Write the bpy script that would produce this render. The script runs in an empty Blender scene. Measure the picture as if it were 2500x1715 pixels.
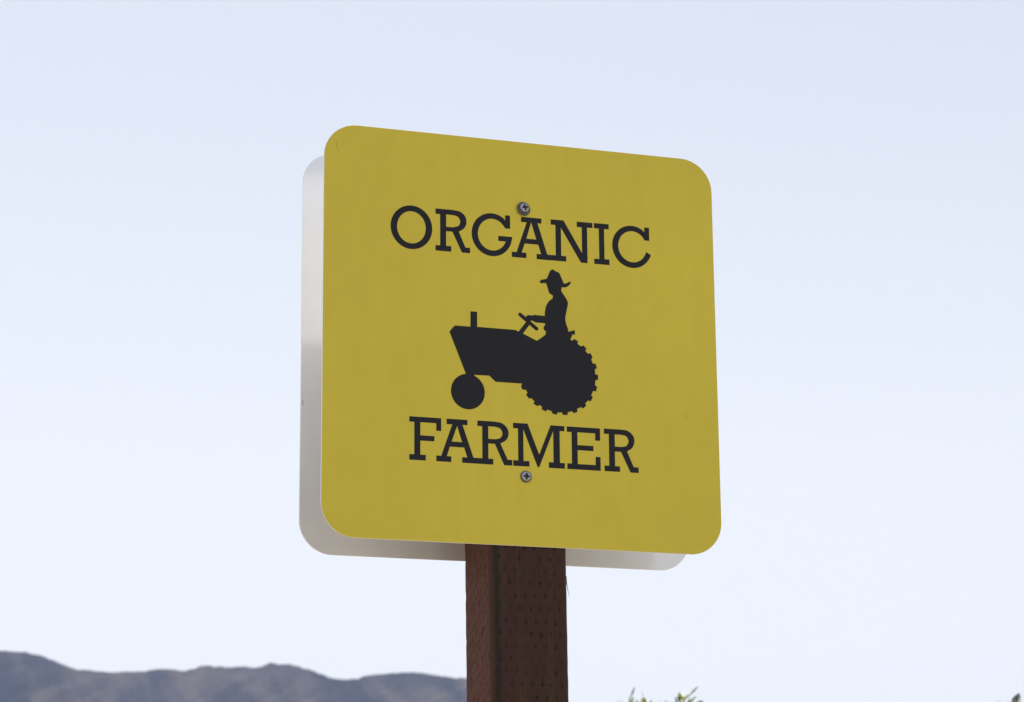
import bpy, bmesh, math, random
from mathutils import Vector, Matrix
import numpy as np
random.seed(7); rng = np.random.default_rng(7)
scene = bpy.context.scene
COL = scene.collection

# ------------------------------------------------------------------ camera
# metres; x right along the sign, y away through the sign, z up; sign face on y = 0
ZS = 2.30                                   # height of the sign's centre
CAM = Vector((-0.88877, -2.52933, ZS - 0.68625))
RT = Vector((0.94588793, -0.32436354, -0.00918214))
UP = Vector((-0.07068134, -0.23356871, 0.96976791))
FW = Vector((0.31670202, 0.91664276, 0.24385627))
cd = bpy.data.cameras.new('camera'); cam = bpy.data.objects.new('camera', cd); COL.objects.link(cam)
m = Matrix((( RT.x, UP.x, -FW.x, CAM.x), (RT.y, UP.y, -FW.y, CAM.y), (RT.z, UP.z, -FW.z, CAM.z), (0, 0, 0, 1)))
cam.matrix_world = m
cd.sensor_fit = 'HORIZONTAL'; cd.sensor_width = 36; cd.lens = 88.743
cd.clip_start = 0.05; cd.clip_end = 9000
cd.dof.use_dof = True; cd.dof.focus_distance = 2.78; cd.dof.aperture_fstop = 18
scene.camera = cam

# ------------------------------------------------------------------ sky and sun
SUN_EL, SUN_AZ = math.radians(66), math.radians(5)      # azimuth from +y towards +x
W = bpy.data.worlds.new('World'); scene.world = W; W.use_nodes = True
wn = W.node_tree; wn.nodes.clear()
wo = wn.nodes.new('ShaderNodeOutputWorld'); bg = wn.nodes.new('ShaderNodeBackground')
sky = wn.nodes.new('ShaderNodeTexSky'); sky.sky_type = 'NISHITA'; sky.sun_disc = False
sky.sun_elevation = SUN_EL; sky.sun_rotation = SUN_AZ; sky.air_density = 1.0; sky.dust_density = 4.0; sky.ozone_density = 1.0
hs = wn.nodes.new('ShaderNodeHueSaturation'); hs.inputs['Saturation'].default_value = .5
veil = wn.nodes.new('ShaderNodeMix'); veil.data_type = 'RGBA'; veil.blend_type = 'MIX'
veil.inputs['Factor'].default_value = .55
veil.inputs[7].default_value = (7.5,8.15,9.2,1)           # thin high cloud veil over the blue
tc = wn.nodes.new('ShaderNodeTexCoord'); sx = wn.nodes.new('ShaderNodeSeparateXYZ'); wn.links.new(tc.outputs['Generated'], sx.inputs[0])
mr = wn.nodes.new('ShaderNodeMapRange'); mr.interpolation_type = 'SMOOTHSTEP'; mr.inputs[1].default_value = .02; mr.inputs[2].default_value = .42
wn.links.new(sx.outputs[2], mr.inputs[0])
vg = wn.nodes.new('ShaderNodeMix'); vg.data_type = 'RGBA'      # the veil is paler and brighter towards the horizon all round
vg.inputs[6].default_value = (12.75, 12.85, 12.5, 1); vg.inputs[7].default_value = veil.inputs[7].default_value[:]
wn.links.new(mr.outputs[0], vg.inputs[0]); wn.links.new(vg.outputs[2], veil.inputs[7])
wn.links.new(sky.outputs[0], hs.inputs['Color']); wn.links.new(hs.outputs[0], veil.inputs[6])
wn.links.new(veil.outputs[2], bg.inputs[0]); wn.links.new(bg.outputs[0], wo.inputs[0])
bg.inputs[1].default_value = 0.1
sd = bpy.data.lights.new('sun', 'SUN'); sd.energy = 5.0; sd.angle = math.radians(0.53); sd.color = (1, 0.95, 0.87)
sun = bpy.data.objects.new('sun', sd); COL.objects.link(sun)
sv = Vector((math.sin(SUN_AZ) * math.cos(SUN_EL), math.cos(SUN_AZ) * math.cos(SUN_EL), math.sin(SUN_EL)))
sun.rotation_euler = sv.to_track_quat('Z', 'Y').to_euler()
sun.location = (0, 0, 30)
vs = scene.view_settings
scene.display_settings.display_device = 'sRGB'
vs.view_transform = 'Standard'; vs.look = 'None'; vs.gamma = 1; vs.use_curve_mapping = False
vs.exposure = 0.2
scene.render.engine = 'CYCLES'
scene.cycles.max_bounces = 8; scene.cycles.volume_bounces = 0

YEL1=(.665,.545,.056); YEL2=(.755,.62,.062); HIL1=(.026,.027,.028); HIL2=(.108,.092,.066); HAZED=.00020; HAZETOP=205
scene.cycles.use_denoising = True

# ------------------------------------------------------------------ helpers
def link(name, me, mat=None, parent=None):
    o = bpy.data.objects.new(name, me); COL.objects.link(o)
    if mat is not None and me is not None and not me.materials: me.materials.append(mat)
    if parent is not None: o.parent = parent
    return o
def mesh(name, v, f, smooth=False):
    me = bpy.data.meshes.new(name); me.from_pydata([tuple(p) for p in v], [], [tuple(int(i) for i in q) for q in f]); me.update()
    if smooth: me.shade_smooth()
    return me
def bm_mesh(name, bm, smooth=False):
    me = bpy.data.meshes.new(name); bm.normal_update(); bm.to_mesh(me); bm.free()
    if smooth: me.shade_smooth()
    return me
def thing(name, label, cat, loc=(0, 0, 0), group=None):
    o = bpy.data.objects.new(name, None); COL.objects.link(o); o.location = loc; o.empty_display_size = .1
    o['label'] = label; o['category'] = cat
    if group: o['group'] = group
    return o
class NT:
    def __init__(s, name):
        s.m = bpy.data.materials.new(name); s.m.use_nodes = True; s.t = s.m.node_tree; s.t.nodes.clear()
        s.out = s.n('ShaderNodeOutputMaterial'); s.b = s.n('ShaderNodeBsdfPrincipled'); s.l(s.b.outputs[0], s.out.inputs[0])
    def n(s, t, **k):
        x = s.t.nodes.new(t)
        for a, v in k.items(): setattr(x, a, v)
        return x
    def l(s, a, b): s.t.links.new(a, b)
    def val(s, sock, v):
        if isinstance(v, bpy.types.NodeSocket): s.l(v, sock)
        else: sock.default_value = v
    def math(s, op, a, b=0.0, c=0.0, clamp=False):
        x = s.n('ShaderNodeMath', operation=op, use_clamp=clamp); s.val(x.inputs[0], a); s.val(x.inputs[1], b); s.val(x.inputs[2], c); return x.outputs[0]
    def mix(s, f, a, b):
        x = s.n('ShaderNodeMix', data_type='RGBA'); s.val(x.inputs[0], f); s.val(x.inputs[6], a); s.val(x.inputs[7], b); return x.outputs[2]
    def coord(s): return s.n('ShaderNodeTexCoord').outputs['Object']
    def mapped(s, v, scale, loc=(0, 0, 0)):
        x = s.n('ShaderNodeMapping'); s.l(v, x.inputs[0]); x.inputs['Scale'].default_value = scale; x.inputs['Location'].default_value = loc; return x.outputs[0]
    def noise(s, v, scale, detail=3, rough=.5, dist=0):
        x = s.n('ShaderNodeTexNoise'); s.l(v, x.inputs['Vector']); x.inputs['Scale'].default_value = scale; x.inputs['Detail'].default_value = detail
        x.inputs['Roughness'].default_value = rough; x.inputs['Distortion'].default_value = dist; return x.outputs[0]
    def ramp(s, v, a, b, lo=0.0, hi=1.0):
        x = s.n('ShaderNodeMapRange'); s.val(x.inputs[0], v); x.inputs[1].default_value = a; x.inputs[2].default_value = b
        x.inputs[3].default_value = lo; x.inputs[4].default_value = hi; return x.outputs[0]
    def bump(s, h, strength, dist):
        x = s.n('ShaderNodeBump'); s.l(h, x.inputs['Height']); x.inputs['Strength'].default_value = strength; x.inputs['Distance'].default_value = dist
        s.l(x.outputs[0], s.b.inputs['Normal']); return x

def rgb(*c): return (c[0], c[1], c[2], 1)

# ------------------------------------------------------------------ materials
def mat_yellow():
    s = NT('yellow reflective film'); co = s.coord()
    big = s.noise(s.mapped(co, (1, 1, 1), (.3, 0, 1.1)), 2.2, 2, .5); mid = s.noise(s.mapped(co, (1, 1, .6)), 40, 4, .6); fine = s.noise(co, 900, 2, .6)
    c = s.mix(s.ramp(big, .3, .7), rgb(*YEL1), rgb(*YEL2))
    c = s.mix(s.ramp(mid, .35, .75, 0, .24), c, rgb(YEL1[0] * .86, YEL1[1] * .85, YEL1[2] * .9))
    c = s.mix(s.ramp(fine, .3, .7, 0, .3), c, rgb(YEL1[0] * .8, YEL1[1] * .78, YEL1[2] * 1.3))
    # fly specks and grit
    vo = s.n('ShaderNodeTexVoronoi', feature='F1'); s.l(s.mapped(co, (1, 1, 1)), vo.inputs['Vector']); vo.inputs['Scale'].default_value = 26; vo.inputs['Randomness'].default_value = 1
    sep = s.n('ShaderNodeSeparateColor'); s.l(vo.outputs['Color'], sep.inputs[0])
    rad = s.ramp(sep.outputs[0], .45, 1.0, 0.0, .034)
    sp = s.math('LESS_THAN', vo.outputs['Distance'], rad)
    c = s.mix(s.math('MULTIPLY', sp, s.ramp(sep.outputs[1], 0, 1, .10, .65)), c, rgb(.10, .075, .03))
    # rain streaks
    st = s.noise(s.mapped(co, (60, 60, 2.2)), 1, 3, .55)
    c = s.mix(s.ramp(st, .55, .8, 0, .05), c, rgb(YEL1[0] * .78, YEL1[1] * .76, YEL1[2]))
    s.l(c, s.b.inputs['Base Color']); s.b.inputs['Roughness'].default_value = .42
    s.l(s.ramp(mid, .3, .7, .36, .5), s.b.inputs['Roughness'])
    s.b.inputs['Specular IOR Level'].default_value = .22
    s.bump(s.noise(co, 14, 2, .5), .25, .0012)
    return s.m
def mat_black():
    s = NT('black vinyl print'); co = s.coord()
    f = s.noise(co, 300, 3, .6)
    s.l(s.mix(s.ramp(f, .3, .7), rgb(.0065, .0065, .0105), rgb(.011, .0105, .016)), s.b.inputs['Base Color'])
    s.b.inputs['Roughness'].default_value = .5; s.b.inputs['Specular IOR Level'].default_value = .3
    return s.m
def mat_alu(name, base, rough, metal):
    s = NT(name); co = s.coord()
    f = s.noise(s.mapped(co, (3, 3, 90)), 4, 3, .6); g = s.noise(co, 8, 3, .5)
    c = s.mix(s.ramp(g, .3, .7), rgb(*base), rgb(*[b * .9 for b in base]))
    vo = s.n('ShaderNodeTexVoronoi', feature='F1'); s.l(co, vo.inputs['Vector']); vo.inputs['Scale'].default_value = 22
    sep = s.n('ShaderNodeSeparateColor'); s.l(vo.outputs['Color'], sep.inputs[0])
    sp = s.math('LESS_THAN', vo.outputs['Distance'], s.ramp(sep.outputs[0], .5, 1.0, 0.0, .03))
    c = s.mix(s.math('MULTIPLY', sp, .7), c, rgb(.15, .1, .07))
    s.l(c, s.b.inputs['Base Color']); s.l(s.ramp(f, .3, .7, rough * .95, rough * 1.08), s.b.inputs['Roughness'])
    s.b.inputs['Metallic'].default_value = metal
    return s.m
def mat_wood():
    s = NT('red brown stained timber'); co = s.coord()
    at = s.n('ShaderNodeAttribute', attribute_name='side'); pit = s.n('ShaderNodeAttribute', attribute_name='pit')
    grain = s.noise(s.mapped(co, (420, 420, 6)), 1, 5, .65, .4)
    wide = s.noise(s.mapped(co, (55, 55, 3)), 1, 3, .5, .3)
    blot = s.noise(s.mapped(co, (1, 1, .5)), 22, 4, .6)
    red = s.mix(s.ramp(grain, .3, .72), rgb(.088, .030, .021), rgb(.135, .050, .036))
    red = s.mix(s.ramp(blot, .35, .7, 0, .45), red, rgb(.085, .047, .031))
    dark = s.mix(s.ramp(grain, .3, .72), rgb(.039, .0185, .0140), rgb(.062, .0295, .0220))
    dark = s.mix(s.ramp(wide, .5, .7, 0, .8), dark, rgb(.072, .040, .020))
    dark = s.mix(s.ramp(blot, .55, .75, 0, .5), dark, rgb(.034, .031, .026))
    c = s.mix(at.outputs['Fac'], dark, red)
    band = s.n('ShaderNodeAttribute', attribute_name='band')
    c = s.mix(s.math('MULTIPLY', band.outputs['Fac'], s.ramp(wide, .2, .7, .65, 1)), c, rgb(.019, .0165, .0145))
    c = s.mix(s.math('MULTIPLY', pit.outputs['Fac'], .5), c, rgb(.008, .005, .004))
    s.l(c, s.b.inputs['Base Color']); s.b.inputs['Roughness'].default_value = .78; s.b.inputs['Specular IOR Level'].default_value = .25
    s.bump(grain, .35, .0006)
    return s.m
def mat_simple(name, c1, c2, scale, rough, metal=0, detail=3):
    s = NT(name); f = s.noise(s.coord(), scale, detail, .6)
    s.l(s.mix(s.ramp(f, .3, .7), rgb(*c1), rgb(*c2)), s.b.inputs['Base Color']); s.b.inputs['Roughness'].default_value = rough
    s.b.inputs['Metallic'].default_value = metal
    return s.m
def mat_leaf(name, c1, c2, tr):
    s = NT(name); f = s.noise(s.coord(), 60, 3, .6); c = s.mix(s.ramp(f, .3, .7), rgb(*c1), rgb(*c2))
    s.l(c, s.b.inputs['Base Color']); s.b.inputs['Roughness'].default_value = .45
    t = s.n('ShaderNodeBsdfTranslucent'); t.inputs[0].default_value = rgb(*tr)
    mx = s.n('ShaderNodeMixShader'); mx.inputs[0].default_value = .35
    s.l(s.b.outputs[0], mx.inputs[1]); s.l(t.outputs[0], mx.inputs[2]); s.l(mx.outputs[0], s.out.inputs[0])
    return s.m
M_yel = mat_yellow(); M_blk = mat_black()
M_alu = mat_alu('satin aluminium', (.935, .94, .95), .17, .42)
M_wood = mat_wood()
M_screw = mat_simple('dull zinc plate', (.50, .53, .62), (.27, .28, .33), 700, .38, .85)
M_washer = mat_simple('grimy washer steel', (.075, .065, .06), (.17, .16, .16), 500, .5, .6)
M_recess = mat_simple('dark brown recess', (.02, .016, .012), (.05, .035, .02), 900, .7)  # near-black brown for the cross recess; the splinter uses it too
M_scr = mat_simple('scuffed film', (.34, .26, .05), (.45, .36, .06), 600, .6)

# ------------------------------------------------------------------ ground, hills, haze
GR = []
def hill_profile(a):
    pts = HILLPTS
    if a <= pts[0][0]: return pts[0][1] + .012 * math.sin((pts[0][0] - a) * .11) + .004 * math.sin((pts[0][0] - a) * .6)
    if a >= pts[-1][0]: return pts[-1][1] + .006 * math.sin((a - pts[-1][0]) * .25)
    for (a0, t0), (a1, t1) in zip(pts, pts[1:]):
        if a0 <= a <= a1:
            k = (a - a0) / (a1 - a0); return t0 + (t1 - t0) * k
HILLPTS = [(6.2, .1288), (7.51, .1282), (8.05, .1279), (8.5, .1262), (8.75, .1243), (8.96, .1227), (9.24, .1215), (9.6, .121), (9.96, .1204), (10.3, .1207), (10.69, .1208),
           (10.95, .1217), (11.14, .1219), (11.6, .1212), (11.8, .122), (11.96, .1232), (12.3, .1231), (12.6, .1226), (12.85, .1231), (13.15, .1226), (13.34, .1228), (13.52, .1246), (13.7, .1239), (13.94, .124),
           (14.2, .1229), (14.45, .1216), (14.7, .1199), (14.96, .1182), (15.2, .118), (15.47, .1182), (15.65, .1192), (15.85, .1199), (16.02, .120), (16.4, .1206), (16.76, .1207),
           (17.1, .1199), (17.41, .1192), (17.7, .1184), (17.94, .1184), (18.4, .1172), (19.0, .113), (19.8, .105), (21, .096), (24, .085), (30, .078), (40, .07), (60, .06)]
RID = 1250.0
from mathutils import noise as mn
def build_hills():
    az = np.concatenate([np.arange(-65, 5.5, .7), np.arange(5.5, 21, .055), np.arange(21, 105, .9)])
    rr = np.concatenate([np.linspace(-420, -60, 26), np.linspace(-57, 12, 50), np.linspace(18, 190, 10)])
    V = []; F = []
    for a in az:
        ar = math.radians(a); sx, sy = math.sin(ar), math.cos(ar)
        Hr = hill_profile(a) * RID + CAM.z
        ridge_n = .8 * mn.noise(Vector((a * 6.1, 3.3, 0)))
        for r in rr:
            R_ = RID + r
            if r <= 0:
                k = -r
                base = Hr * max(0.0, 1 - (k / 400.0)) ** 1.12
                # convex shoulder so that the slope steepens below the crest
            else:
                base = Hr * math.exp(-(r / 110.0) ** 2) - min(r, 8) * .25
            x, y = CAM.x + sx * R_, CAM.y + sy * R_
            w = min(1, abs(r) / 14.0) * (1 if r <= 0 else .4)
            d = abs(r)
            # spurs and gullies run down and to the right
            u = a * 21.8 - r * .55
            g = 3.6 * (1 - abs(mn.noise(Vector((u * .045, r * .006, 1.7))) * 2.2)) + 3.0 * mn.noise(Vector((u * .13, r * .02, 9.1))) + .5 * mn.noise(Vector((u * .4, r * .12, 4.4)))
            h = base + (g - 2.4) * w * min(1, .35 + d / 60) + ridge_n * (1 - w) * .35 + .5 * mn.noise(Vector((a * 9, r * .1, 8))) + .4 * abs(mn.noise(Vector((a * 24, r * .2, 2))))
            edge = max(0, 1 - max(0, (d - 380) / 60.)) if r < 0 else 1
            V.append((x, y, max(h * edge, -.5)))
    nr = len(rr)
    for i in range(len(az) - 1):
        for j in range(nr - 1):
            F.append((i * nr + j, i * nr + j + 1, (i + 1) * nr + j + 1, (i + 1) * nr + j))
    me = mesh('hills', V, F, True)
    s = NT('dry grass and scrub hillside with painted shade'); co = s.n('ShaderNodeNewGeometry').outputs['Position']
    mp = s.n('ShaderNodeMapping'); s.l(co, mp.inputs[0]); mp.inputs['Rotation'].default_value = (0, 0, math.radians(-38)); mp.inputs['Scale'].default_value = (1, .16, 0)
    a = s.noise(mp.outputs[0], .05, 3, .5, .5); b = s.noise(co, .25, 4, .6)
    c = s.mix(s.ramp(a, .38, .64), rgb(*HIL1), rgb(*HIL2)); c = s.mix(s.ramp(b, .4, .7, 0, .65), c, rgb(HIL1[0] * .8, HIL1[1] * .85, HIL1[2] * .8))  # scrub and grass tones, with lit and shaded relief streaks painted in
    s.l(c, s.b.inputs['Base Color']); s.b.inputs['Roughness'].default_value = 1; s.b.inputs['Specular IOR Level'].default_value = 0
    s.bump(s.noise(co, .9, 4, .65), .6, 1.2)
    o = link('hills', me, s.m); o['kind'] = 'structure'; o['label'] = 'hazy ridge of dry grassy hills on the horizon'
build_hills()
def build_ground():
    N = 96; V = [(0, 0, 0)]; F = []; rad = [1.2, 3, 8, 20, 60, 180, 500, 1100, 1440]
    for r in rad:
        for k in range(N): V.append((r * math.cos(2 * math.pi * k / N), r * math.sin(2 * math.pi * k / N), .03 * mn.noise(Vector((r, k * .3, 0))) if r > 2 else 0))
    for k in range(N): F.append((0, 1 + k, 1 + (k + 1) % N))
    for q in range(len(rad) - 1):
        for k in range(N): a = 1 + q * N + k; b = 1 + q * N + (k + 1) % N; F.append((a, a + N, b + N, b))
    s = NT('dry grass and pale gravel'); co = s.n('ShaderNodeNewGeometry').outputs['Position']
    a = s.noise(co, .6, 5, .6); b = s.noise(co, 25, 4, .7)
    c = s.mix(s.ramp(a, .35, .65), rgb(.26, .21, .13), rgb(.34, .29, .22)); c = s.mix(s.ramp(b, .3, .7, 0, .4), c, rgb(.16, .14, .09))
    s.l(c, s.b.inputs['Base Color']); s.b.inputs['Roughness'].default_value = .95; s.bump(b, .6, .02)
    o = link('ground', mesh('ground', V, F), s.m); o['kind'] = 'structure'; o['label'] = 'dry grass and gravel ground around the signpost'
build_ground()
def build_haze():
    bm = bmesh.new(); bmesh.ops.create_cube(bm, size=1)
    hm = HAZETOP
    for v in bm.verts: v.co = Vector((v.co.x * 3000, v.co.y * 3000, -1.5 + (v.co.z + .5) * (hm + 1.5)))
    o = link('haze', bm_mesh('haze', bm)); o['kind'] = 'stuff'
    mt = bpy.data.materials.new('haze air'); mt.use_nodes = True; t = mt.node_tree; t.nodes.clear()
    ou = t.nodes.new('ShaderNodeOutputMaterial'); pv = t.nodes.new('ShaderNodeVolumePrincipled')
    pv.inputs['Color'].default_value = (.50, .61, 1, 1); pv.inputs['Density'].default_value = HAZED; pv.inputs['Anisotropy'].default_value = .25
    t.links.new(pv.outputs[0], ou.inputs['Volume']); o.data.materials.append(mt)
if HAZED > 0: build_haze()

# ------------------------------------------------------------------ the signpost
SW = .4572; H = SW / 2; CR = .0375
sign = thing('road_sign', 'yellow square ORGANIC FARMER sign with a tractor emblem on a brown wooden post', 'sign', (0, .045, 0))
OFF = Vector((0, .045, 0))
def place(o): o.location = -OFF       # children are modelled in world metres
def rounded_plate(name, size, rad, thick, seg=14, bevel=.0004):
    """a plate standing in xz with its front at y = 0 and its back at y = thick"""
    h = size / 2; pts = []
    for cx, cz, a0 in ((h - rad, h - rad, 0), (-h + rad, h - rad, 90), (-h + rad, -h + rad, 180), (h - rad, -h + rad, 270)):
        for k in range(seg + 1):
            t = math.radians(a0 + 90 * k / seg); pts.append((cx + rad * math.cos(t), cz + rad * math.sin(t)))
    n = len(pts); c = 1 - bevel / h
    rings = [(c, 0), (1, bevel), (1, thick - bevel), (c, thick)]
    V = [(x * s_, y, z * s_) for s_, y in rings for x, z in pts]
    F = [tuple(range(n))[::-1][::-1], tuple(3 * n + k for k in range(n))[::-1]]
    for q in range(3):
        for k in range(n): F.append((q * n + k, q * n + n + k, q * n + n + (k + 1) % n, q * n + (k + 1) % n))
    me = mesh(name, V, F)
    bm = bmesh.new(); bm.from_mesh(me); bmesh.ops.recalc_face_normals(bm, faces=bm.faces[:]); bm.to_mesh(me); bm.free()
    return me
panel = link('sign_panel', rounded_plate('sign_panel', SW, CR, .0018), M_alu, sign); panel.location = Vector((0, .0003, ZS)) - OFF
panel['label'] = 'front aluminium plate faced with yellow film'
# the film, one thin sheet over the plate's front
film = link('yellow_film', rounded_plate('yellow_film', SW - .0006, CR - .0003, .0003, 14, .00005), M_yel, panel); film.location = (0, -.0003, 0)

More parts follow.
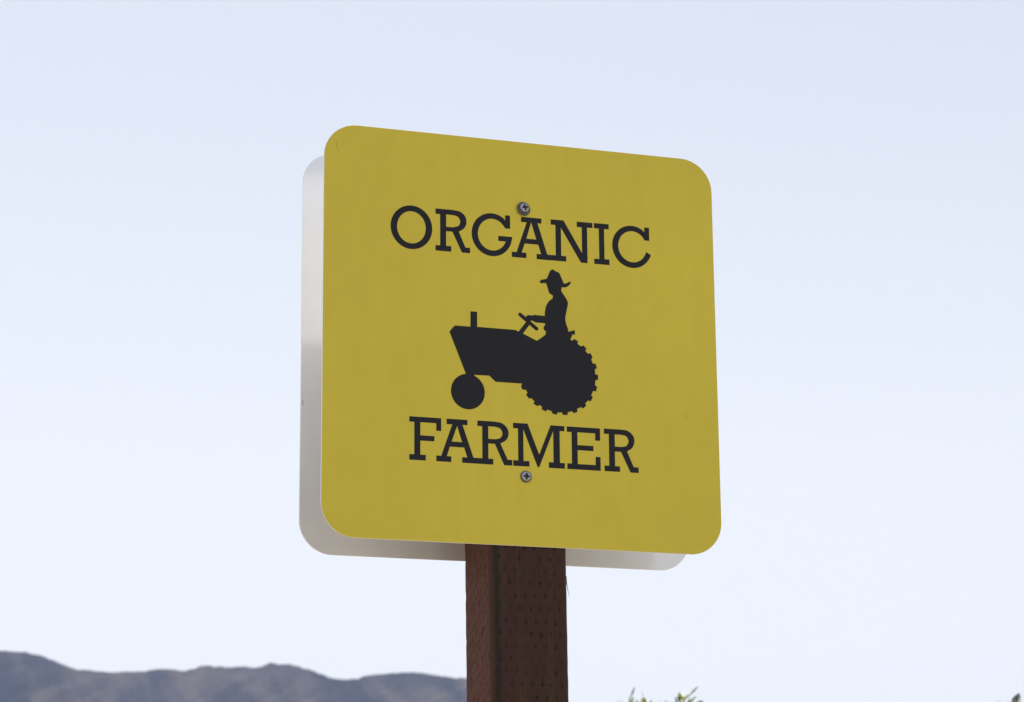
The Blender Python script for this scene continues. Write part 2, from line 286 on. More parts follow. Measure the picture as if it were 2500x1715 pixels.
def flat_print(name, contours, t, parent, label=None, y0=-.0003):
    cu = bpy.data.curves.new(name, 'CURVE'); cu.dimensions = '2D'; cu.fill_mode = 'BOTH'; cu.extrude = t / 2
    for c in contours:
        sp = cu.splines.new('POLY'); sp.points.add(len(c) - 1); sp.use_cyclic_u = True
        for p_, (x, z) in zip(sp.points, c): p_.co = (x / 1000, z / 1000, 0, 1)
    tmp = bpy.data.objects.new('tmp', cu); COL.objects.link(tmp)
    dg = bpy.context.evaluated_depsgraph_get(); me = bpy.data.meshes.new_from_object(tmp.evaluated_get(dg))
    bpy.data.objects.remove(tmp); me.name = name
    me.transform(Matrix.Rotation(math.radians(90), 4, 'X')); me.transform(Matrix.Translation((0, -t / 2, 0)))
    me.materials.clear()
    o = link(name, me, M_blk, parent); o.location = (0, y0, 0)
    if label: o['label'] = label
    return o
DATA = {"G":{"O":[[[-105.91,117.59],[-106.06,120.37],[-106.51,123.12],[-107.24,125.8],[-108.26,128.37],[-109.55,130.81],[-111.09,133.08],[-112.86,135.16],[-114.84,137.01],[-117.01,138.63],[-119.33,139.97],[-121.79,141.04],[-124.34,141.81],[-126.97,142.28],[-129.62,142.43],[-132.27,142.28],[-134.89,141.81],[-137.45,141.04],[-139.91,139.97],[-142.23,138.63],[-144.4,137.01],[-146.38,135.16],[-148.15,133.08],[-149.69,130.81],[-150.98,128.37],[-152.0,125.8],[-152.73,123.12],[-153.18,120.37],[-153.33,117.59],[-153.18,114.81],[-152.73,112.07],[-152.0,109.39],[-150.98,106.82],[-149.69,104.38],[-148.15,102.11],[-146.38,100.03],[-144.4,98.17],[-142.23,96.56],[-139.91,95.21],[-137.45,94.15],[-134.89,93.38],[-132.27,92.91],[-129.62,92.75],[-126.97,92.91],[-124.34,93.38],[-121.79,94.15],[-119.33,95.21],[-117.01,96.56],[-114.84,98.17],[-112.86,100.03],[-111.09,102.11],[-109.55,104.38],[-108.26,106.82],[-107.24,109.39],[-106.51,112.07],[-106.06,114.81]],[[-113.32,117.49],[-113.43,119.54],[-113.73,121.57],[-114.24,123.54],[-114.94,125.44],[-115.83,127.24],[-116.89,128.91],[-118.11,130.45],[-119.47,131.81],[-120.97,133.0],[-122.57,134.0],[-124.26,134.78],[-126.02,135.35],[-127.83,135.7],[-129.65,135.81],[-131.48,135.7],[-133.29,135.35],[-135.05,134.78],[-136.74,134.0],[-138.34,133.0],[-139.84,131.81],[-141.2,130.45],[-142.42,128.91],[-143.48,127.24],[-144.37,125.44],[-145.07,123.54],[-145.57,121.57],[-145.88,119.54],[-145.98,117.49],[-145.88,115.44],[-145.57,113.42],[-145.07,111.44],[-144.37,109.55],[-143.48,107.75],[-142.42,106.07],[-141.2,104.54],[-139.84,103.17],[-138.34,101.98],[-136.74,100.99],[-135.05,100.2],[-133.29,99.63],[-131.48,99.29],[-129.65,99.18],[-127.83,99.29],[-126.02,99.63],[-124.26,100.2],[-122.57,100.99],[-120.97,101.98],[-119.47,103.17],[-118.11,104.54],[-116.89,106.07],[-115.83,107.75],[-114.94,109.55],[-114.24,111.44],[-113.73,113.42],[-113.43,115.44]]],"R":[[[-102.09,141.63],[-81.7,141.63],[-80.27,141.44],[-78.8,141.29],[-77.34,141.15],[-75.91,140.95],[-74.55,140.65],[-73.31,140.19],[-72.25,139.63],[-71.23,138.97],[-70.27,138.23],[-69.39,137.41],[-68.62,136.52],[-67.98,135.58],[-67.46,134.53],[-67.04,133.37],[-66.74,132.14],[-66.54,130.89],[-66.46,129.66],[-66.49,128.48],[-66.62,127.4],[-66.86,126.31],[-67.21,125.24],[-67.65,124.2],[-68.18,123.21],[-68.81,122.27],[-69.66,121.31],[-70.69,120.43],[-71.84,119.61],[-73.04,118.81],[-74.25,118.02],[-75.39,117.2],[-67.85,99.86],[-62.53,99.86],[-62.53,93.79],[-71.99,93.79],[-82.7,116.67],[-90.02,116.67],[-90.02,99.91],[-84.14,99.91],[-84.14,93.66],[-102.17,93.66],[-102.17,99.81],[-96.82,99.81],[-96.82,135.55],[-102.09,135.55]],[[-89.96,135.78],[-82.13,135.78],[-81.13,135.56],[-80.09,135.4],[-79.05,135.23],[-78.06,135.02],[-77.15,134.7],[-76.36,134.23],[-75.68,133.57],[-75.06,132.77],[-74.51,131.87],[-74.08,130.91],[-73.79,129.96],[-73.66,129.05],[-73.72,128.19],[-73.92,127.28],[-74.25,126.38],[-74.7,125.51],[-75.24,124.72],[-75.84,124.05],[-76.66,123.46],[-77.64,123.02],[-78.73,122.67],[-79.88,122.36],[-81.03,122.06],[-82.13,121.71],[-89.96,121.71]]],"G":[[[-21.53,135.09],[-21.53,141.17],[-15.78,141.17],[-15.78,125.94],[-21.53,125.94],[-22.93,128.01],[-24.41,129.98],[-26.13,131.7],[-28.05,133.15],[-30.13,134.29],[-32.34,135.1],[-34.63,135.57],[-36.96,135.7],[-39.29,135.46],[-41.56,134.88],[-43.73,133.96],[-45.77,132.71],[-47.62,131.18],[-49.27,129.37],[-50.67,127.33],[-51.79,125.11],[-52.62,122.73],[-53.14,120.25],[-53.34,117.71],[-53.22,115.17],[-52.77,112.67],[-52.01,110.27],[-50.95,108.0],[-49.61,105.92],[-48.02,104.06],[-46.2,102.46],[-44.2,101.15],[-42.06,100.15],[-39.8,99.49],[-37.49,99.18],[-35.16,99.22],[-32.85,99.61],[-30.62,100.35],[-28.5,101.42],[-26.54,102.8],[-24.78,104.46],[-23.24,106.38],[-21.96,108.5],[-21.09,110.86],[-29.68,110.86],[-29.68,116.66],[-13.42,116.66],[-13.87,113.25],[-14.63,109.91],[-15.83,106.72],[-17.44,103.73],[-19.43,101.01],[-21.75,98.6],[-24.38,96.56],[-27.25,94.91],[-30.31,93.7],[-33.5,92.95],[-36.76,92.66],[-40.03,92.86],[-43.23,93.52],[-46.32,94.65],[-49.23,96.22],[-51.91,98.19],[-54.3,100.53],[-56.35,103.2],[-58.03,106.14],[-59.31,109.3],[-60.16,112.61],[-60.56,116.02],[-60.5,119.44],[-59.99,122.83],[-59.04,126.11],[-57.67,129.23],[-55.89,132.11],[-53.76,134.7],[-51.3,136.96],[-48.56,138.84],[-45.6,140.31],[-42.48,141.32],[-39.25,141.88],[-35.98,141.96],[-32.73,141.56],[-29.57,140.7],[-26.55,139.38],[-23.73,137.64]]],"C":[[[144.23,136.17],[144.23,141.93],[150.06,141.93],[150.06,126.63],[144.23,126.63],[143.03,128.87],[141.46,130.82],[139.64,132.52],[137.62,133.92],[135.43,135.0],[133.12,135.75],[130.74,136.13],[128.33,136.16],[125.94,135.82],[123.62,135.12],[121.42,134.08],[119.38,132.71],[117.53,131.05],[115.92,129.13],[114.59,126.98],[113.54,124.66],[112.82,122.2],[112.43,119.65],[112.37,117.07],[112.66,114.51],[113.28,112.02],[114.23,109.64],[115.47,107.44],[117.0,105.44],[118.77,103.69],[120.76,102.23],[122.92,101.09],[125.21,100.28],[127.58,99.82],[129.99,99.73],[132.38,100.01],[134.72,100.64],[136.95,101.62],[139.03,102.92],[140.91,104.53],[142.56,106.41],[143.96,108.51],[145.05,110.81],[145.98,113.21],[151.75,110.05],[150.32,107.14],[148.8,104.32],[146.93,101.73],[144.75,99.42],[142.3,97.43],[139.61,95.78],[136.75,94.51],[133.74,93.64],[130.66,93.19],[127.54,93.16],[124.45,93.55],[121.43,94.35],[118.54,95.56],[115.83,97.16],[113.34,99.1],[111.11,101.37],[109.19,103.92],[107.61,106.7],[106.4,109.68],[105.57,112.8],[105.13,116.0],[105.11,119.23],[105.49,122.44],[106.28,125.57],[107.45,128.57],[108.99,131.38],[110.87,133.96],[113.06,136.26],[115.52,138.25],[118.2,139.89],[121.08,141.14],[124.08,142.0],[127.17,142.44],[130.29,142.46],[133.38,142.05],[136.39,141.23],[139.28,140.01],[141.99,138.41]]],"A":[[[-2.8,141.08],[21.17,141.08],[21.17,135.27],[16.45,135.27],[27.68,99.97],[32.01,99.97],[32.01,93.7],[15.04,93.7],[15.04,99.76],[20.37,99.76],[17.08,110.53],[1.09,110.53],[-2.43,99.85],[2.95,99.85],[2.95,93.8],[-14.05,93.8],[-14.05,99.85],[-8.46,99.85],[3.69,135.14],[-2.8,135.14]],[[8.98,135.77],[14.82,116.25],[3.17,116.25]]],"N":[[[32.11,141.33],[47.35,141.33],[68.87,105.15],[68.87,135.31],[63.03,135.31],[63.03,141.45],[81.82,141.45],[81.82,135.52],[75.24,135.52],[75.24,94.09],[67.33,94.09],[44.08,132.65],[44.08,99.99],[49.97,99.99],[49.97,93.82],[32.08,93.82],[32.08,100.01],[37.6,100.01],[37.6,135.2],[32.11,135.2]]],"I":[[[83.56,141.72],[101.33,141.72],[101.33,135.75],[95.61,135.75],[95.61,100.49],[101.45,100.49],[101.45,94.12],[83.28,94.12],[83.28,100.14],[89.35,100.14],[89.35,135.68],[83.56,135.68]]],"F":[[[-131.95,-93.84],[-96.22,-93.84],[-96.22,-107.9],[-101.73,-107.9],[-101.73,-99.69],[-119.6,-99.69],[-119.6,-114.05],[-103.84,-114.05],[-103.84,-119.78],[-119.6,-119.78],[-119.6,-135.12],[-113.5,-135.12],[-113.5,-141.25],[-131.91,-141.25],[-131.91,-135.17],[-126.35,-135.17],[-126.35,-99.64],[-131.95,-99.64]]],"A2":[[[-90.06,-93.86],[-66.52,-93.86],[-66.52,-99.64],[-72.06,-99.64],[-59.87,-135.02],[-54.63,-135.02],[-54.63,-141.26],[-72.64,-141.26],[-72.64,-135.17],[-66.84,-135.17],[-70.34,-124.46],[-86.47,-124.46],[-89.91,-135.0],[-84.95,-135.0],[-84.95,-141.2],[-101.79,-141.2],[-101.79,-134.98],[-96.18,-134.98],[-83.77,-99.85],[-90.06,-99.85]],[[-78.25,-101.23],[-72.68,-118.79],[-84.49,-118.79]]],"R2":[[[-55.29,-93.71],[-35.79,-93.71],[-34.39,-93.86],[-32.96,-93.95],[-31.54,-94.05],[-30.14,-94.2],[-28.8,-94.45],[-27.56,-94.86],[-26.46,-95.38],[-25.39,-96.01],[-24.38,-96.73],[-23.44,-97.52],[-22.6,-98.37],[-21.87,-99.27],[-21.27,-100.2],[-20.74,-101.2],[-20.3,-102.27],[-19.97,-103.36],[-19.75,-104.47],[-19.66,-105.57],[-19.72,-106.78],[-19.93,-108.04],[-20.26,-109.31],[-20.73,-110.56],[-21.31,-111.73],[-21.99,-112.79],[-22.9,-113.76],[-24.0,-114.61],[-25.24,-115.38],[-26.54,-116.1],[-27.84,-116.82],[-29.08,-117.59],[-21.0,-134.99],[-15.85,-134.99],[-15.85,-141.2],[-25.04,-141.2],[-35.45,-118.33],[-43.0,-118.33],[-43.0,-135.05],[-37.46,-135.05],[-37.46,-141.33],[-54.56,-141.33],[-54.56,-135.04],[-49.81,-135.04],[-49.81,-99.68],[-55.29,-99.68]],[[-42.92,-99.42],[-35.03,-99.42],[-34.03,-99.66],[-32.99,-99.85],[-31.95,-100.05],[-30.95,-100.29],[-30.04,-100.64],[-29.27,-101.13],[-28.61,-101.79],[-28.01,-102.59],[-27.49,-103.49],[-27.09,-104.43],[-26.82,-105.37],[-26.72,-106.27],[-26.8,-107.15],[-27.04,-108.07],[-27.41,-108.99],[-27.89,-109.87],[-28.46,-110.66],[-29.1,-111.32],[-29.88,-111.84],[-30.81,-112.22],[-31.84,-112.5],[-32.92,-112.73],[-34.0,-112.96],[-35.03,-113.24],[-42.92,-113.24]]],"M":[[[-14.51,-93.6],[2.24,-93.6],[15.24,-127.3],[28.72,-93.76],[44.75,-93.76],[44.75,-99.48],[39.17,-99.48],[39.17,-134.97],[44.8,-134.97],[44.8,-141.21],[26.23,-141.21],[26.23,-134.88],[31.69,-134.88],[31.69,-100.06],[15.2,-141.01],[13.19,-141.01],[-2.84,-99.86],[-2.84,-135.18],[3.87,-135.18],[3.87,-141.17],[-14.65,-141.17],[-14.65,-134.99],[-8.92,-134.99],[-8.92,-99.58],[-14.51,-99.58]]],"E":[[[47.59,-93.75],[86.41,-93.75],[86.41,-107.67],[80.63,-107.67],[80.63,-99.62],[59.83,-99.62],[59.83,-113.94],[78.34,-113.94],[78.34,-119.59],[59.83,-119.59],[59.83,-135.08],[80.74,-135.08],[80.74,-125.81],[86.47,-125.81],[86.47,-141.16],[47.63,-141.16],[47.63,-134.88],[53.02,-134.88],[53.02,-99.74],[47.59,-99.74]]],"R3":[[[91.0,-93.47],[110.8,-93.47],[112.2,-93.57],[113.62,-93.62],[115.04,-93.67],[116.43,-93.77],[117.77,-94.0],[119.03,-94.39],[120.2,-94.95],[121.36,-95.64],[122.46,-96.44],[123.48,-97.33],[124.38,-98.27],[125.12,-99.26],[125.68,-100.22],[126.14,-101.25],[126.51,-102.34],[126.76,-103.46],[126.89,-104.58],[126.9,-105.69],[126.77,-106.93],[126.47,-108.22],[126.04,-109.53],[125.5,-110.79],[124.85,-111.99],[124.12,-113.06],[123.28,-113.97],[122.29,-114.78],[121.2,-115.5],[120.06,-116.19],[118.93,-116.88],[117.84,-117.61],[125.42,-134.87],[131.12,-134.87],[131.12,-141.05],[121.44,-141.05],[110.68,-118.51],[103.46,-118.51],[103.46,-134.89],[109.18,-134.89],[109.18,-141.04],[91.02,-141.04],[91.02,-134.83],[96.61,-134.83],[96.61,-99.27],[91.0,-99.27]],[[103.61,-99.27],[111.36,-99.27],[112.37,-99.47],[113.44,-99.62],[114.5,-99.76],[115.52,-99.96],[116.44,-100.27],[117.24,-100.75],[117.92,-101.41],[118.55,-102.24],[119.09,-103.17],[119.52,-104.16],[119.79,-105.15],[119.88,-106.08],[119.75,-107.03],[119.44,-108.03],[118.98,-109.03],[118.39,-109.98],[117.72,-110.81],[117.01,-111.49],[116.23,-111.96],[115.34,-112.27],[114.36,-112.48],[113.35,-112.64],[112.33,-112.8],[111.36,-113.0],[103.61,-113.0]]]},"T":{"front_wheel":[[[-46.51,-62.35],[-46.64,-60.14],[-47.0,-57.96],[-47.6,-55.84],[-48.42,-53.8],[-49.47,-51.86],[-50.72,-50.06],[-52.16,-48.41],[-53.77,-46.94],[-55.54,-45.66],[-57.43,-44.59],[-59.43,-43.74],[-61.51,-43.13],[-63.64,-42.76],[-65.8,-42.64],[-67.96,-42.76],[-70.09,-43.13],[-72.17,-43.74],[-74.17,-44.59],[-76.06,-45.66],[-77.82,-46.94],[-79.43,-48.41],[-80.88,-50.06],[-82.13,-51.86],[-83.17,-53.8],[-84.0,-55.84],[-84.6,-57.96],[-84.96,-60.14],[-85.08,-62.35],[-84.96,-64.56],[-84.6,-66.74],[-84.0,-68.86],[-83.17,-70.91],[-82.13,-72.84],[-80.88,-74.64],[-79.43,-76.29],[-77.82,-77.76],[-76.06,-79.04],[-74.17,-80.11],[-72.17,-80.96],[-70.09,-81.57],[-67.96,-81.94],[-65.8,-82.07],[-63.64,-81.94],[-61.51,-81.57],[-59.43,-80.96],[-57.43,-80.11],[-55.54,-79.04],[-53.77,-77.76],[-52.16,-76.29],[-50.72,-74.64],[-49.47,-72.84],[-48.42,-70.91],[-47.6,-68.86],[-47.0,-66.74],[-46.64,-64.56]]],"tractor_body":[[[-86.61,3.25],[-81.32,9.65],[-79.56,10.48],[-62.52,10.51],[-62.43,27.9],[-54.76,27.81],[-54.86,10.86],[-12.2,10.74],[-9.35,10.25],[-7.21,9.13],[1.63,20.53],[5.66,17.81],[-1.98,7.32],[14.43,0.16],[23.87,7.51],[47.96,8.38],[53.33,4.45],[47.28,-35.98],[30.32,-47.58],[-3.43,-49.2],[-34.3,-49.25],[-41.2,-42.94],[-58.24,-43.21],[-58.26,-46.19],[-64.36,-48.33],[-67.62,-45.12],[-68.08,-42.64]]],"steering_wheel":[[[-6.56,27.15],[-7.04,27.73],[-7.25,28.46],[-7.14,29.24],[-6.74,29.94],[-6.11,30.47],[-5.34,30.73],[-4.56,30.7],[-3.87,30.37],[15.35,15.49],[15.83,14.92],[16.03,14.19],[15.92,13.41],[15.52,12.71],[14.89,12.18],[14.12,11.92],[13.33,11.95],[12.64,12.28]]],"rear_wheel":[[[53.33,4.45],[55.98,3.44],[57.66,5.72],[62.2,3.41],[61.51,0.35],[65.73,-2.29],[68.23,-0.88],[72.06,-4.29],[70.74,-6.72],[73.73,-10.19],[76.61,-9.36],[79.28,-13.6],[77.51,-16.06],[79.4,-20.96],[82.59,-20.61],[84.02,-25.84],[81.58,-27.24],[81.92,-32.73],[85.28,-33.42],[85.18,-38.81],[82.12,-39.45],[81.37,-45.31],[84.01,-46.85],[82.52,-52.08],[79.22,-51.69],[76.78,-56.92],[78.7,-59.53],[75.76,-63.99],[73.12,-62.95],[69.58,-66.53],[70.67,-69.19],[66.94,-72.47],[64.56,-71.11],[59.85,-73.54],[60.3,-76.73],[55.99,-78.52],[54.13,-76.34],[48.88,-77.89],[48.84,-80.8],[43.3,-81.27],[42.46,-78.6],[37.03,-78.84],[36.09,-81.49],[30.97,-80.52],[30.47,-77.96],[25.27,-76.43],[23.46,-78.56],[18.81,-76.42],[19.26,-73.52],[16.1,-71.85],[13.85,-73.44],[9.48,-70.85],[10.41,-68.2],[7.12,-64.82],[4.14,-65.6],[0.86,-61.44],[2.58,-59.08],[0.69,-55.76],[-3.32,-55.97],[-4.91,-52.11],[-3.55,-49.57],[6.58,-36.5],[14.0,-15.11],[30.96,-1.06]]],"farmer_figure":[[[25.77,67.29],[24.78,67.11],[23.77,66.93],[22.79,66.77],[21.84,66.67],[21.0,66.59],[20.14,66.52],[19.38,66.53],[18.83,66.71],[18.59,66.97],[18.43,67.3],[18.35,67.67],[18.36,68.03],[18.53,68.51],[18.86,69.02],[19.29,69.5],[19.77,69.92],[20.42,70.29],[21.18,70.58],[21.99,70.82],[22.8,71.05],[23.65,71.29],[24.51,71.49],[25.38,71.68],[26.25,71.87],[26.87,72.57],[27.51,74.15],[28.15,75.76],[28.78,77.31],[29.37,78.69],[29.72,79.58],[30.02,80.4],[30.36,81.14],[30.8,81.77],[31.34,82.26],[31.98,82.68],[32.63,82.99],[33.24,83.16],[33.66,83.18],[34.05,83.11],[34.45,82.98],[34.87,82.82],[35.54,82.49],[36.27,82.03],[37.02,81.56],[37.76,81.17],[38.46,80.95],[39.18,80.79],[39.87,80.64],[40.47,80.39],[40.87,80.09],[41.21,79.75],[41.52,79.38],[41.85,79.02],[46.54,68.17],[47.18,68.23],[47.83,68.27],[48.47,68.35],[49.09,68.49],[49.72,68.74],[50.34,69.07],[50.95,69.42],[51.54,69.76],[52.11,70.11],[52.67,70.5],[53.21,70.81],[53.69,70.94],[54.0,70.91],[54.31,70.81],[54.56,70.65],[54.71,70.44],[54.69,69.96],[54.43,69.32],[54.04,68.62],[53.64,67.98],[53.19,67.34],[52.67,66.72],[52.1,66.13],[51.48,65.61],[50.79,65.15],[50.05,64.74],[49.26,64.4],[48.42,64.12],[47.38,63.91],[46.26,63.8],[45.12,63.73],[43.99,63.64],[43.33,60.34],[43.38,60.04],[43.42,59.75],[43.48,59.44],[43.61,59.06],[44.43,57.72],[45.71,55.96],[47.1,54.11],[48.24,52.47],[48.86,51.48],[49.42,50.55],[49.9,49.66],[50.31,48.8],[50.57,48.13],[50.79,47.48],[50.96,46.84],[51.05,46.21],[51.07,45.65],[51.03,45.12],[50.95,44.54],[50.83,43.83],[50.4,41.68],[49.76,38.9],[49.08,36.05],[48.56,33.65],[48.33,32.48],[48.15,31.45],[48.0,30.48],[47.89,29.48],[47.8,28.46],[47.74,27.46],[47.73,26.43],[47.83,25.36],[48.13,23.93],[48.59,22.38],[49.11,20.89],[49.55,19.62],[49.79,19.0],[50.01,18.46],[50.22,17.94],[50.42,17.34],[50.66,16.4],[50.87,15.35],[51.06,14.26],[51.27,13.19],[58.57,15.73],[58.72,10.64],[55.94,10.72],[53.12,4.36],[45.01,-1.21],[20.94,-2.99],[14.4,0.32],[23.78,7.43],[24.59,9.54],[24.67,10.11],[24.78,10.7],[24.84,11.27],[24.74,11.77],[24.36,12.17],[23.8,12.5],[23.21,12.81],[22.77,13.2],[22.54,13.63],[22.39,14.1],[22.31,14.59],[22.26,15.09],[22.24,15.63],[22.26,16.19],[22.35,16.74],[22.52,17.27],[22.92,17.81],[23.48,18.33],[23.99,18.83],[24.23,19.33],[24.14,19.78],[23.86,20.23],[23.5,20.68],[23.18,21.12],[13.0,20.94],[12.43,21.3],[11.86,21.68],[11.27,22.02],[10.62,22.28],[9.75,22.48],[8.79,22.6],[7.82,22.6],[6.91,22.46],[6.1,22.0],[5.32,21.3],[4.58,20.68],[3.9,20.47],[3.19,20.86],[2.49,21.65],[1.91,22.62],[1.54,23.56],[1.39,24.45],[1.41,25.41],[1.59,26.33],[1.94,27.1],[2.5,27.71],[3.25,28.22],[4.1,28.61],[4.95,28.85],[5.83,28.86],[6.76,28.67],[7.69,28.47],[8.54,28.43],[9.18,28.59],[9.78,28.85],[10.36,29.15],[10.95,29.44],[23.76,29.19],[23.76,29.95],[23.76,30.71],[23.76,31.48],[23.8,32.3],[23.91,33.43],[24.05,34.64],[24.24,35.86],[24.47,37.05],[24.72,38.13],[24.99,39.18],[25.33,40.22],[25.73,41.26],[26.24,42.37],[26.84,43.48],[27.49,44.56],[28.2,45.57],[28.93,46.48],[29.73,47.36],[30.53,48.14],[31.25,48.75],[31.66,49.02],[32.03,49.22],[32.4,49.4],[32.78,49.58],[33.41,51.58],[33.47,52.03],[33.56,52.5],[33.6,52.94],[33.49,53.35],[33.01,53.79],[32.27,54.14],[31.44,54.49],[30.74,54.89],[30.22,55.31],[29.75,55.75],[29.33,56.24],[28.95,56.81],[28.58,57.69],[28.3,58.72],[28.06,59.79],[27.8,60.85]]]}}
for k, c in DATA['G'].items(): flat_print('letter', c, .00012, panel, 'black slab serif letter ' + k[0])
LAB = {'front_wheel': 'round front wheel of the tractor silhouette', 'tractor_body': 'bonnet and body of the tractor silhouette', 'steering_wheel': 'slanted steering wheel of the silhouette',
       'rear_wheel': 'large lugged rear wheel of the silhouette', 'farmer_figure': 'driver silhouette in a brimmed hat'}
for i, (k, c) in enumerate(DATA['T'].items()): flat_print(k, c, .00012 + .00005 * i, panel, LAB[k])
# scuffs on the film
def scuff(pts, w):
    V = []; F = []
    for i, (x, z) in enumerate(pts):
        ww = w * (.35 + .65 * math.sin(math.pi * (i + .4) / len(pts))) / 2000
        V += [(x / 1000 - ww, -.00004, z / 1000), (x / 1000 + ww, -.00004, z / 1000)]
        if i: F.append((2 * i - 2, 2 * i - 1, 2 * i + 1, 2 * i))
    o = link('scratch', mesh('scratch', V, F), M_scr, panel); o.location = (0, -.0003, 0); return o
scuff([(-215.3, 208.5), (-214.9, 205.5), (-214.2, 202), (-213.6, 199), (-213.2, 196.5)], .8)
scuff([(188.6, -69), (189.0, -72), (188.8, -75), (189.2, -77)], .6)

back = link('back_panel', rounded_plate('back_panel', SW, CR, .0018), M_alu, sign)
back.location = Vector((-.0005, .0904, ZS - .0036)) - OFF
for pts in ([(-226.4, -58), (-226.0, -60), (-226.2, -63), (-225.9, -64.5)], [(-196, -216.2), (-195.2, -217), (-194.6, -217.4)]):
    sc_ = scuff(pts, .8); sc_.parent = back; sc_.name = 'scratch'; sc_.location = (0, 0, 0); sc_.data.materials[0] = M_washer
back['label'] = 'bare aluminium plate on the rear face of the post'

# screws with a cross recess
def screw_mesh():
    V = []; F = []; nr, na = 26, 72; R_ = .0050
    for i in range(nr + 1):
        r = R_ * (i / nr)
        for k in range(na):
            t = 2 * math.pi * k / na; x, z = r * math.cos(t), r * math.sin(t)
            q = i / nr
            y = -.0026 * math.sqrt(max(0, 1 - q ** 2 * .96)) ** .7
            a = min(abs(x), abs(z)); b = max(abs(x), abs(z))
            arm = (a < .00085 + .0003 * (1 - b / .0035)) and b < .0034
            if arm: y += .0019 * min(1, 1.25 - b / .0042)
            V.append((x, y, z))
    for i in range(nr):
        for k in range(na): F.append((i * na + k, i * na + (k + 1) % na, (i + 1) * na + (k + 1) % na, (i + 1) * na + k))
    me = mesh('screw', V, F, False)
    me.materials.append(M_screw); me.materials.append(M_recess)
    for p_ in me.polygons:
        c = p_.center; a = min(abs(c.x), abs(c.z)); b = max(abs(c.x), abs(c.z))
        p_.material_index = 1 if (a < .0010 and b < .0034) else 0
        p_.use_smooth = False
    return me
def disc_ring(name, r0, r1, t, mat, parent, loc):
    bm = bmesh.new(); n = 40; prof = [(r0, 0), (r0, -t), (r1 * .93, -t), (r1, -t * .6), (r1, 0)]
    rings = [[bm.verts.new((r * math.cos(2 * math.pi * k / n), y, r * math.sin(2 * math.pi * k / n))) for k in range(n)] for r, y in prof]
    for a, b in zip(rings, rings[1:]):
        for k in range(n): bm.faces.new((a[k], a[(k + 1) % n], b[(k + 1) % n], b[k]))
    bmesh.ops.recalc_face_normals(bm, faces=bm.faces[:])
    o = link(name, bm_mesh(name, bm, True), mat, parent); o.location = loc; return o
SM = screw_mesh()
s1 = link('screw', SM, None, sign); s1.location = Vector((.0006, -.0016, ZS + .1512)) - OFF; s1.rotation_euler = (math.radians(-5), math.radians(-14), math.radians(8))
s1['label'] = 'upper crosshead screw sitting crooked on a dark washer'
s1.scale = (1.06, 1, 1.06)
disc_ring('washer', .002, .0076, .0012, M_washer, s1, (-.0006, .0013, -.0006))
s2 = link('screw', SM.copy(), None, sign); s2.location = Vector((-.0004, -.0012, ZS - .1525)) - OFF; s2.rotation_euler = (0, math.radians(2), 0)
s2['label'] = 'lower crosshead screw below the word FARMER'; s2.scale = (1.06, .8, 1.06)
disc_ring('washer', .002, .0061, .0009, M_washer, s2, (0, .0010, 0))

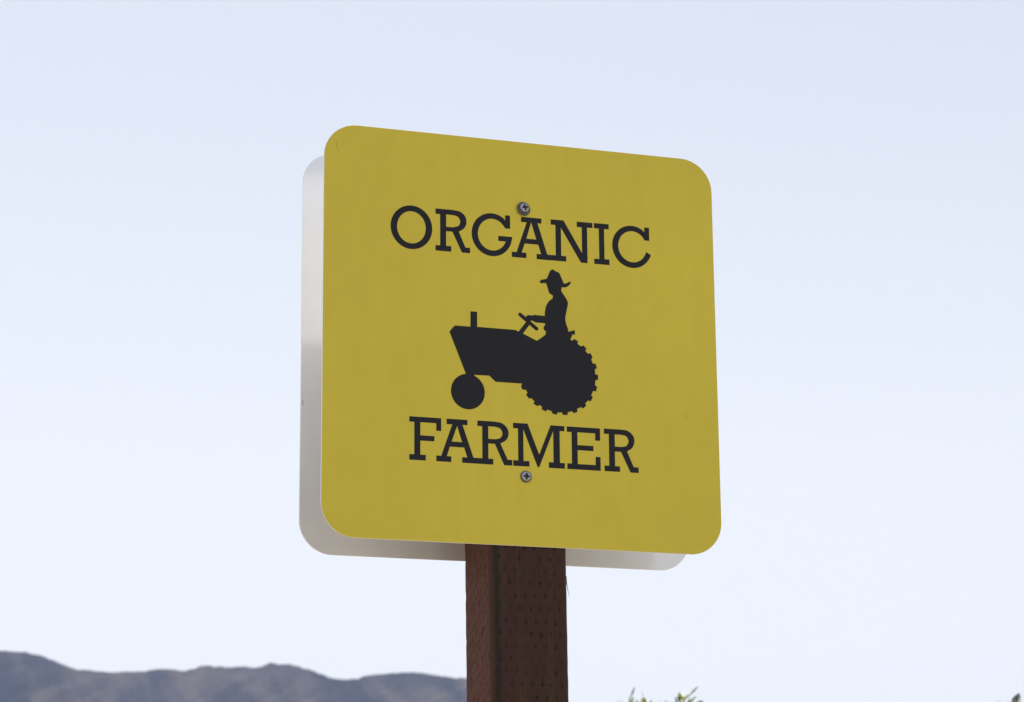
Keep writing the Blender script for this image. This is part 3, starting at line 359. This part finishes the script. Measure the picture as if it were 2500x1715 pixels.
# the post: a square timber with eased corners, incised on all its faces
PW = .0882; PY0, PY1 = .0024, .0902; LEAN = -.0075; PCX = .0011; PTOP = ZS + .205
def build_post():
    hw = PW / 2; D_ = PY1 - PY0; cr = .0065
    # perimeter, counter-clockwise from the front-left corner: (x, y, side, u along that side)
    per = []
    def seg(x0, y0, x1, y1, n, side):
        L_ = math.hypot(x1 - x0, y1 - y0)
        for k in range(n): t = k / n; per.append((x0 + (x1 - x0) * t, y0 + (y1 - y0) * t, side, L_ * t))
    def corner(cx, cy, a0, side0, side1, cr=.0065):
        for k in range(4): t = math.radians(a0 + 90 * k / 4); per.append((cx + cr * math.cos(t), cy + cr * math.sin(t), side0 if k < 2 else side1, -1))
    rc = .0022
    seg(-hw + cr, 0, hw - cr, 0, 118, 0); corner(hw - cr, cr, -90, 0, 2)
    seg(hw, cr, hw, D_ - rc, 20, 2); corner(hw - rc, D_ - rc, 0, 2, 3, rc)
    seg(hw - rc, D_, -hw + rc, D_, 20, 3); corner(-hw + rc, D_ - rc, 90, 3, 1, rc)
    seg(-hw, D_ - rc, -hw, cr, 120, 1); corner(-hw + cr, cr, 180, 1, 0)
    zs = np.concatenate([np.linspace(PTOP, ZS - .215, 30), np.linspace(ZS - .2155, ZS - .48, 400), np.linspace(ZS - .5, -.35, 60)])
    # incisions: staggered slits on the front, slanted rows of finer slits on the sides
    slits = []
    row = 0; z = ZS - .20
    while z > ZS - .55:
        for c in range(9):
            x = -hw + .0055 + c * .01125 + (.0056 if row % 2 else 0)
            if x > hw - .003: continue
            slits.append((0, x + hw + rng.normal(0, .0005), z - .001 * (x + hw) / .0112 * .25 + rng.normal(0, .0007), rng.uniform(.0008, .0016), rng.uniform(.0015, .003), rng.uniform(.4, 1), rng.uniform(0, .009) * (rng.random() < .6)))
        z -= .0138 / 1.0 * .98; row += 1
    z = ZS - .17; row = 0
    while z > ZS - .62:
        for c in range(12):
            u = .005 + c * .0072 + rng.normal(0, .0011)
            slits.append((1, u, z - c * .0035 + rng.normal(0, .0012), rng.uniform(.0008, .0014), rng.uniform(.0018, .0045), rng.uniform(.25, .9), 0))
            if rng.random() < .5: slits.append((1, u + rng.normal(0, .003), z - c * .0035 + rng.normal(0, .005), .0006, rng.uniform(.003, .008), .4, 0))
        z -= .0125; row += 1
    P = np.array([(a, b) for a, b, _, _ in per]); SD = np.array([s for _, _, s, _ in per])
    nP, nZ = len(per), len(zs)
    X = np.tile(P[:, 0], (nZ, 1)); Y = np.tile(P[:, 1], (nZ, 1)); Z = np.tile(zs[:, None], (1, nP)); pit = np.zeros((nZ, nP))
    for sd_, u, zc, w, h_, d, tail in slits:
        cols = np.where(SD == sd_)[0]
        uu = (P[cols, 0] + hw) if sd_ == 0 else P[cols, 1]
        g = np.exp(-((uu[None, :] - u) / w) ** 2) * np.exp(-((zs[:, None] - zc) / h_) ** 2 * (1.2))
        if tail:
            tl = np.exp(-((uu[None, :] - u) / (w * .55)) ** 2) * ((zs[:, None] > zc) & (zs[:, None] < zc + tail)) * .45
            g = np.maximum(g, tl)
        pit[:, cols] = np.maximum(pit[:, cols], g * d)
    depth = .0022
    f = SD == 0; X0 = X.copy()
    Y[:, f] += pit[:, f] * depth; X[:, SD == 1] += pit[:, SD == 1] * depth
    # long grain relief and torn arrises
    for i in range(nZ):
        for j in (j for j in range(nP) if per[j][3] < 0):
            n_ = mn.noise(Vector((P[j, 0] * 40, P[j, 1] * 40, zs[i] * 60))) * .0004 + mn.noise(Vector((P[j, 0] * 9, 5, zs[i] * 11))) * .0006
            X[i, j] += n_ * (1 if P[j, 0] > 0 else -.3)
    X += PCX + LEAN * (Z - ZS); Y += PY0
    V = np.stack([X, Y, Z], -1).reshape(-1, 3)
    F = []
    for i in range(nZ - 1):
        for j in range(nP):
            k = (j + 1) % nP; F.append((i * nP + j, (i + 1) * nP + j, (i + 1) * nP + k, i * nP + k))
    F.append(tuple(range(nP))[::1])
    me = mesh('post', V, F, True)
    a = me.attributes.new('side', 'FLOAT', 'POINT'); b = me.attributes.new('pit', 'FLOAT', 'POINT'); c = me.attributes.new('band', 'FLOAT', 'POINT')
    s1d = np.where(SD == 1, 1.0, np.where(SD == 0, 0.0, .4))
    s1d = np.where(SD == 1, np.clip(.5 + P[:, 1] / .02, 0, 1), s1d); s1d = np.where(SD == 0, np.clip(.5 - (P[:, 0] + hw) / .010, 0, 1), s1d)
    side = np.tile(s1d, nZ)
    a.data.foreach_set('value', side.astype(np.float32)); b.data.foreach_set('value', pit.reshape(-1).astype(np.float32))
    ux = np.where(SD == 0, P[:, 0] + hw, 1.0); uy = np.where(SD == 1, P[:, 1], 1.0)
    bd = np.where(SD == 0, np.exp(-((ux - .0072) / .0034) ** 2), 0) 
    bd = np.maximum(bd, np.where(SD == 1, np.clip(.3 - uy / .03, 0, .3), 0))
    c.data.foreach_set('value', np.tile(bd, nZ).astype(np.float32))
    return me
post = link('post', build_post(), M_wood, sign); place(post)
post['label'] = 'dark red brown square timber post with rows of small incisions'
# a torn splinter on the right arris
def splinter(z, L_, out):
    x = PCX + LEAN * (z - ZS) + PW / 2 - .0006; V = []; F = []
    for i in range(6):
        t = i / 5; w = .0006 * (1 - t) + .0001
        cx, cz = x + out * t ** 1.6, z - L_ * t
        V += [(cx - w, PY0 + .004, cz), (cx + w, PY0 + .004, cz), (cx, PY0 + .004 + w * 2, cz)]
    for i in range(5):
        for k in range(3): a = 3 * i + k; b = 3 * i + (k + 1) % 3; F.append((a, b, b + 3, a + 3))
    o = link('splinter', mesh('splinter', V, F), M_recess, post)
splinter(ZS - .258, .022, .0036)

# ------------------------------------------------------------------ shrubs whose tips reach into the frame
M_leaf = mat_leaf('grey green leaf', (.06, .12, .085), (.10, .17, .11), (.20, .30, .14))
M_new = mat_leaf('yellow green young leaf', (.20, .22, .05), (.28, .27, .07), (.40, .38, .09))
M_dark = mat_leaf('dark green leaf', (.022, .040, .024), (.035, .055, .03), (.03, .05, .02))  # much darker green, for the tips in the right corner
M_bark = mat_simple('grey brown bark', (.11, .085, .06), (.20, .16, .12), 60, .9)
def leaf_mesh(name, mat):
    V = []; F = []; n = 6
    for i in range(n + 1):
        t = i / n; w = .12 * math.sin(math.pi * min(1, t * .93 + .05)) ** .8; c = .07 * math.sin(math.pi * t)
        V += [(-w, .03 * (w / .12), t - 0), (0, c - .0, t), (w, .03 * (w / .12), t)]
    for i in range(n):
        for k in (0, 1): a = 3 * i + k; F.append((a, a + 1, a + 4, a + 3))
    me = mesh(name, V, F, True); me.materials.append(mat); return me
LM = [leaf_mesh('leaf', M_leaf), leaf_mesh('leaf', M_new), leaf_mesh('leaf', M_dark)]
def tube(bm, pts, r0, r1, n=6):
    prev = None
    for i, q in enumerate(pts):
        t = i / max(1, len(pts) - 1); r = r0 + (r1 - r0) * t
        d = (Vector(pts[min(i + 1, len(pts) - 1)]) - Vector(pts[max(i - 1, 0)])).normalized()
        a = d.orthogonal().normalized(); b = d.cross(a)
        ring = [bm.verts.new(Vector(q) + (a * math.cos(2 * math.pi * k / n) + b * math.sin(2 * math.pi * k / n)) * r) for k in range(n)]
        if prev:
            for k in range(n): bm.faces.new((prev[k], prev[(k + 1) % n], ring[(k + 1) % n], ring[k]))
        prev = ring
def at(az, tan_, dist):
    a = math.radians(az); return Vector((CAM.x + math.sin(a) * dist, CAM.y + math.cos(a) * dist, CAM.z + tan_ * dist))
def add_leaf(parent, p, q, kind, wide=1.0, twist=None):
    o = bpy.data.objects.new('leaf', LM[kind]); COL.objects.link(o); o.parent = parent
    d = q - p; L_ = d.length
    rot = d.to_track_quat('Z', 'Y').to_matrix().to_4x4() @ Matrix.Rotation(random.uniform(-3, 3) if twist is None else twist, 4, 'Z')
    o.matrix_parent_inverse = Matrix(); o.matrix_basis = Matrix.Translation(p - parent.location) @ rot @ Matrix.Diagonal((L_ * wide, L_, L_, 1))
    return o
def shrub(name, label, base, tips, explicit, crown_w, zmax, nleaf):
    t = thing(name, label, 'shrub', base, 'leafy shrubs behind the sign')
    bm = bmesh.new(); twigs = []
    for i in range(5):
        a = i * 1.3; end = base + Vector((math.cos(a) * crown_w * .3, math.sin(a) * crown_w * .3, zmax * random.uniform(.6, .72)))
        mid = base.lerp(end, .5) + Vector((random.uniform(-.08, .08), random.uniform(-.08, .08), 0))
        tube(bm, [base - Vector((0, 0, .1)), mid, end], .028, .010)
        for j in range(6):
            s0 = mid.lerp(end, random.uniform(.2, 1)); aa = random.uniform(0, 6.28); rr_ = crown_w * random.uniform(.15, .5)
            e = Vector((base.x + math.cos(aa) * rr_, base.y + math.sin(aa) * rr_, zmax * random.uniform(.62, .955)))
            tube(bm, [s0, s0.lerp(e, .5) + Vector((random.uniform(-.05, .05), random.uniform(-.05, .05), .03)), e], .008, .002, 5); twigs.append((s0, e))
    for p in tips:
        s0 = Vector((base.x + (p.x - base.x) * .4, base.y + (p.y - base.y) * .4, zmax * .68))
        tube(bm, [s0, s0.lerp(p, .5) + Vector((.02, 0, 0)), p], .007, .0016, 5); twigs.append((s0, p))
    for v in bm.verts: v.co -= base
    link('stem', bm_mesh('stem', bm, True), M_bark, t)
    for p, q, kind, w in explicit: add_leaf(t, p, q, kind, w)
    n = nleaf - len(explicit)
    for k in range(n):
        s0, e = random.choice(twigs); u = random.uniform(.15, 1); p = s0.lerp(e, u)
        d = Vector((random.gauss(0, 1), random.gauss(0, 1), random.gauss(.9, .7))).normalized()
        q = p + d * random.uniform(.05, .085)
        if max(p.z, q.z) > zmax * .985: continue
        add_leaf(t, p, q, 1 if random.random() < .25 else 0, random.uniform(.7, 1.2))
    return t
def px(x, y): # a direction in the picture as azimuth and slope, used only to find where the tips stand
    d = FW + RT * ((x - 1250) / 6162.7) - UP * ((y - 857.5) / 6162.7); return math.degrees(math.atan2(d.x, d.y)), d.z / math.hypot(d.x, d.y)
def P3(x, y, dist): a, t = px(x, y); return at(a, t, dist)
D1 = 9.0
ex = [(1536, 1716, 1540, 1698, 0, 1.1), (1539, 1701, 1549.5, 1677, 0, .9), (1571, 1712, 1566, 1686, 0, .75), (1578, 1722, 1571, 1704, 1, 1.6), (1535, 1724, 1538, 1708, 1, 1.3), (1548, 1722, 1541, 1706, 0, 1.0),
      (1560, 1724, 1551, 1710, 1, 1.0), (1669, 1712, 1657, 1689, 1, 1.1), (1670, 1713, 1665, 1693, 1, 1.3), (1671, 1713, 1675, 1696, 1, 1.0), (1664, 1709, 1645, 1705, 0, .8), (1672, 1708, 1688, 1694, 0, 1.0),
      (1685, 1697, 1705, 1676, 0, .85), (1667, 1716, 1655, 1700, 1, 1.4), (1676, 1722, 1694, 1712, 0, 1.0), (1530, 1722, 1516, 1713, 0, .9), (1585, 1722, 1592, 1710, 0, .7), (1632, 1720, 1622, 1709, 0, .9), (1668, 1722, 1670, 1704, 1, 1.5),
      (1672, 1724, 1662, 1708, 0, 1.2), (1500, 1724, 1508, 1713, 0, .8), (1690, 1724, 1702, 1713, 0, .8),
      (1539, 1722, 1546, 1700, 0, 1.1), (1552, 1724, 1560, 1708, 0, 1.2), (1580, 1724, 1590, 1706, 0, 1.1), (1571, 1724, 1566, 1706, 1, 1.4), (1545, 1726, 1536, 1710, 1, 1.5), (1520, 1724, 1512, 1710, 0, 1.0),
      (1658, 1722, 1648, 1707, 0, 1.2), (1668, 1716, 1678, 1697, 0, 1.2), (1664, 1718, 1656, 1694, 0, 1.2), (1678, 1720, 1686, 1704, 1, 1.3), (1684, 1714, 1700, 1700, 0, 1.0), (1640, 1724, 1634, 1710, 0, 1.1), (1606, 1724, 1612, 1713, 0, 1.1), (1700, 1724, 1716, 1712, 0, 1.2)]
ez = [(P3(a, b, D1 + random.uniform(-.04, .04)), P3(c, d, D1 + random.uniform(-.05, .05)), k, w) for a, b, c, d, k, w in ex]
b1 = at(22.4, 0, D1 + .05); b1.z = 0
shrub('olive_shrub', 'leafy shrub with two pairs of narrow leaf tips just right of the post', b1, [P3(1537, 1715, D1), P3(1572, 1715, D1), P3(1669, 1712, D1), P3(1590, 1719, D1), P3(1630, 1719, D1)], ez, 1.0, P3(1600, 1722, D1).z, 230)
D2 = 7.2
ex = [(2474, 1722, 2488, 1693, 2, 1.8), (2482, 1722, 2488, 1700, 2, 1.6), (2499, 1722, 2504, 1694, 2, 1.6), (2440, 1722, 2437, 1712, 0, .9), (2466, 1724, 2458, 1712, 0, .7), (2510, 1722, 2520, 1690, 0, 1.0), (2512, 1724, 2530, 1700, 1, 1.0)]
ez = [(P3(a, b, D2 + random.uniform(-.04, .04)), P3(c, d, D2), k, w) for a, b, c, d, k, w in ex]
b2 = at(31.2, 0, D2 + .05); b2.z = 0
shrub('olive_shrub', 'leafy shrub with one dark leaf tip in the far right corner', b2, [P3(2474, 1720, D2), P3(2500, 1720, D2), P3(2512, 1720, D2)], ez, .8, P3(2480, 1724, D2).z, 180)
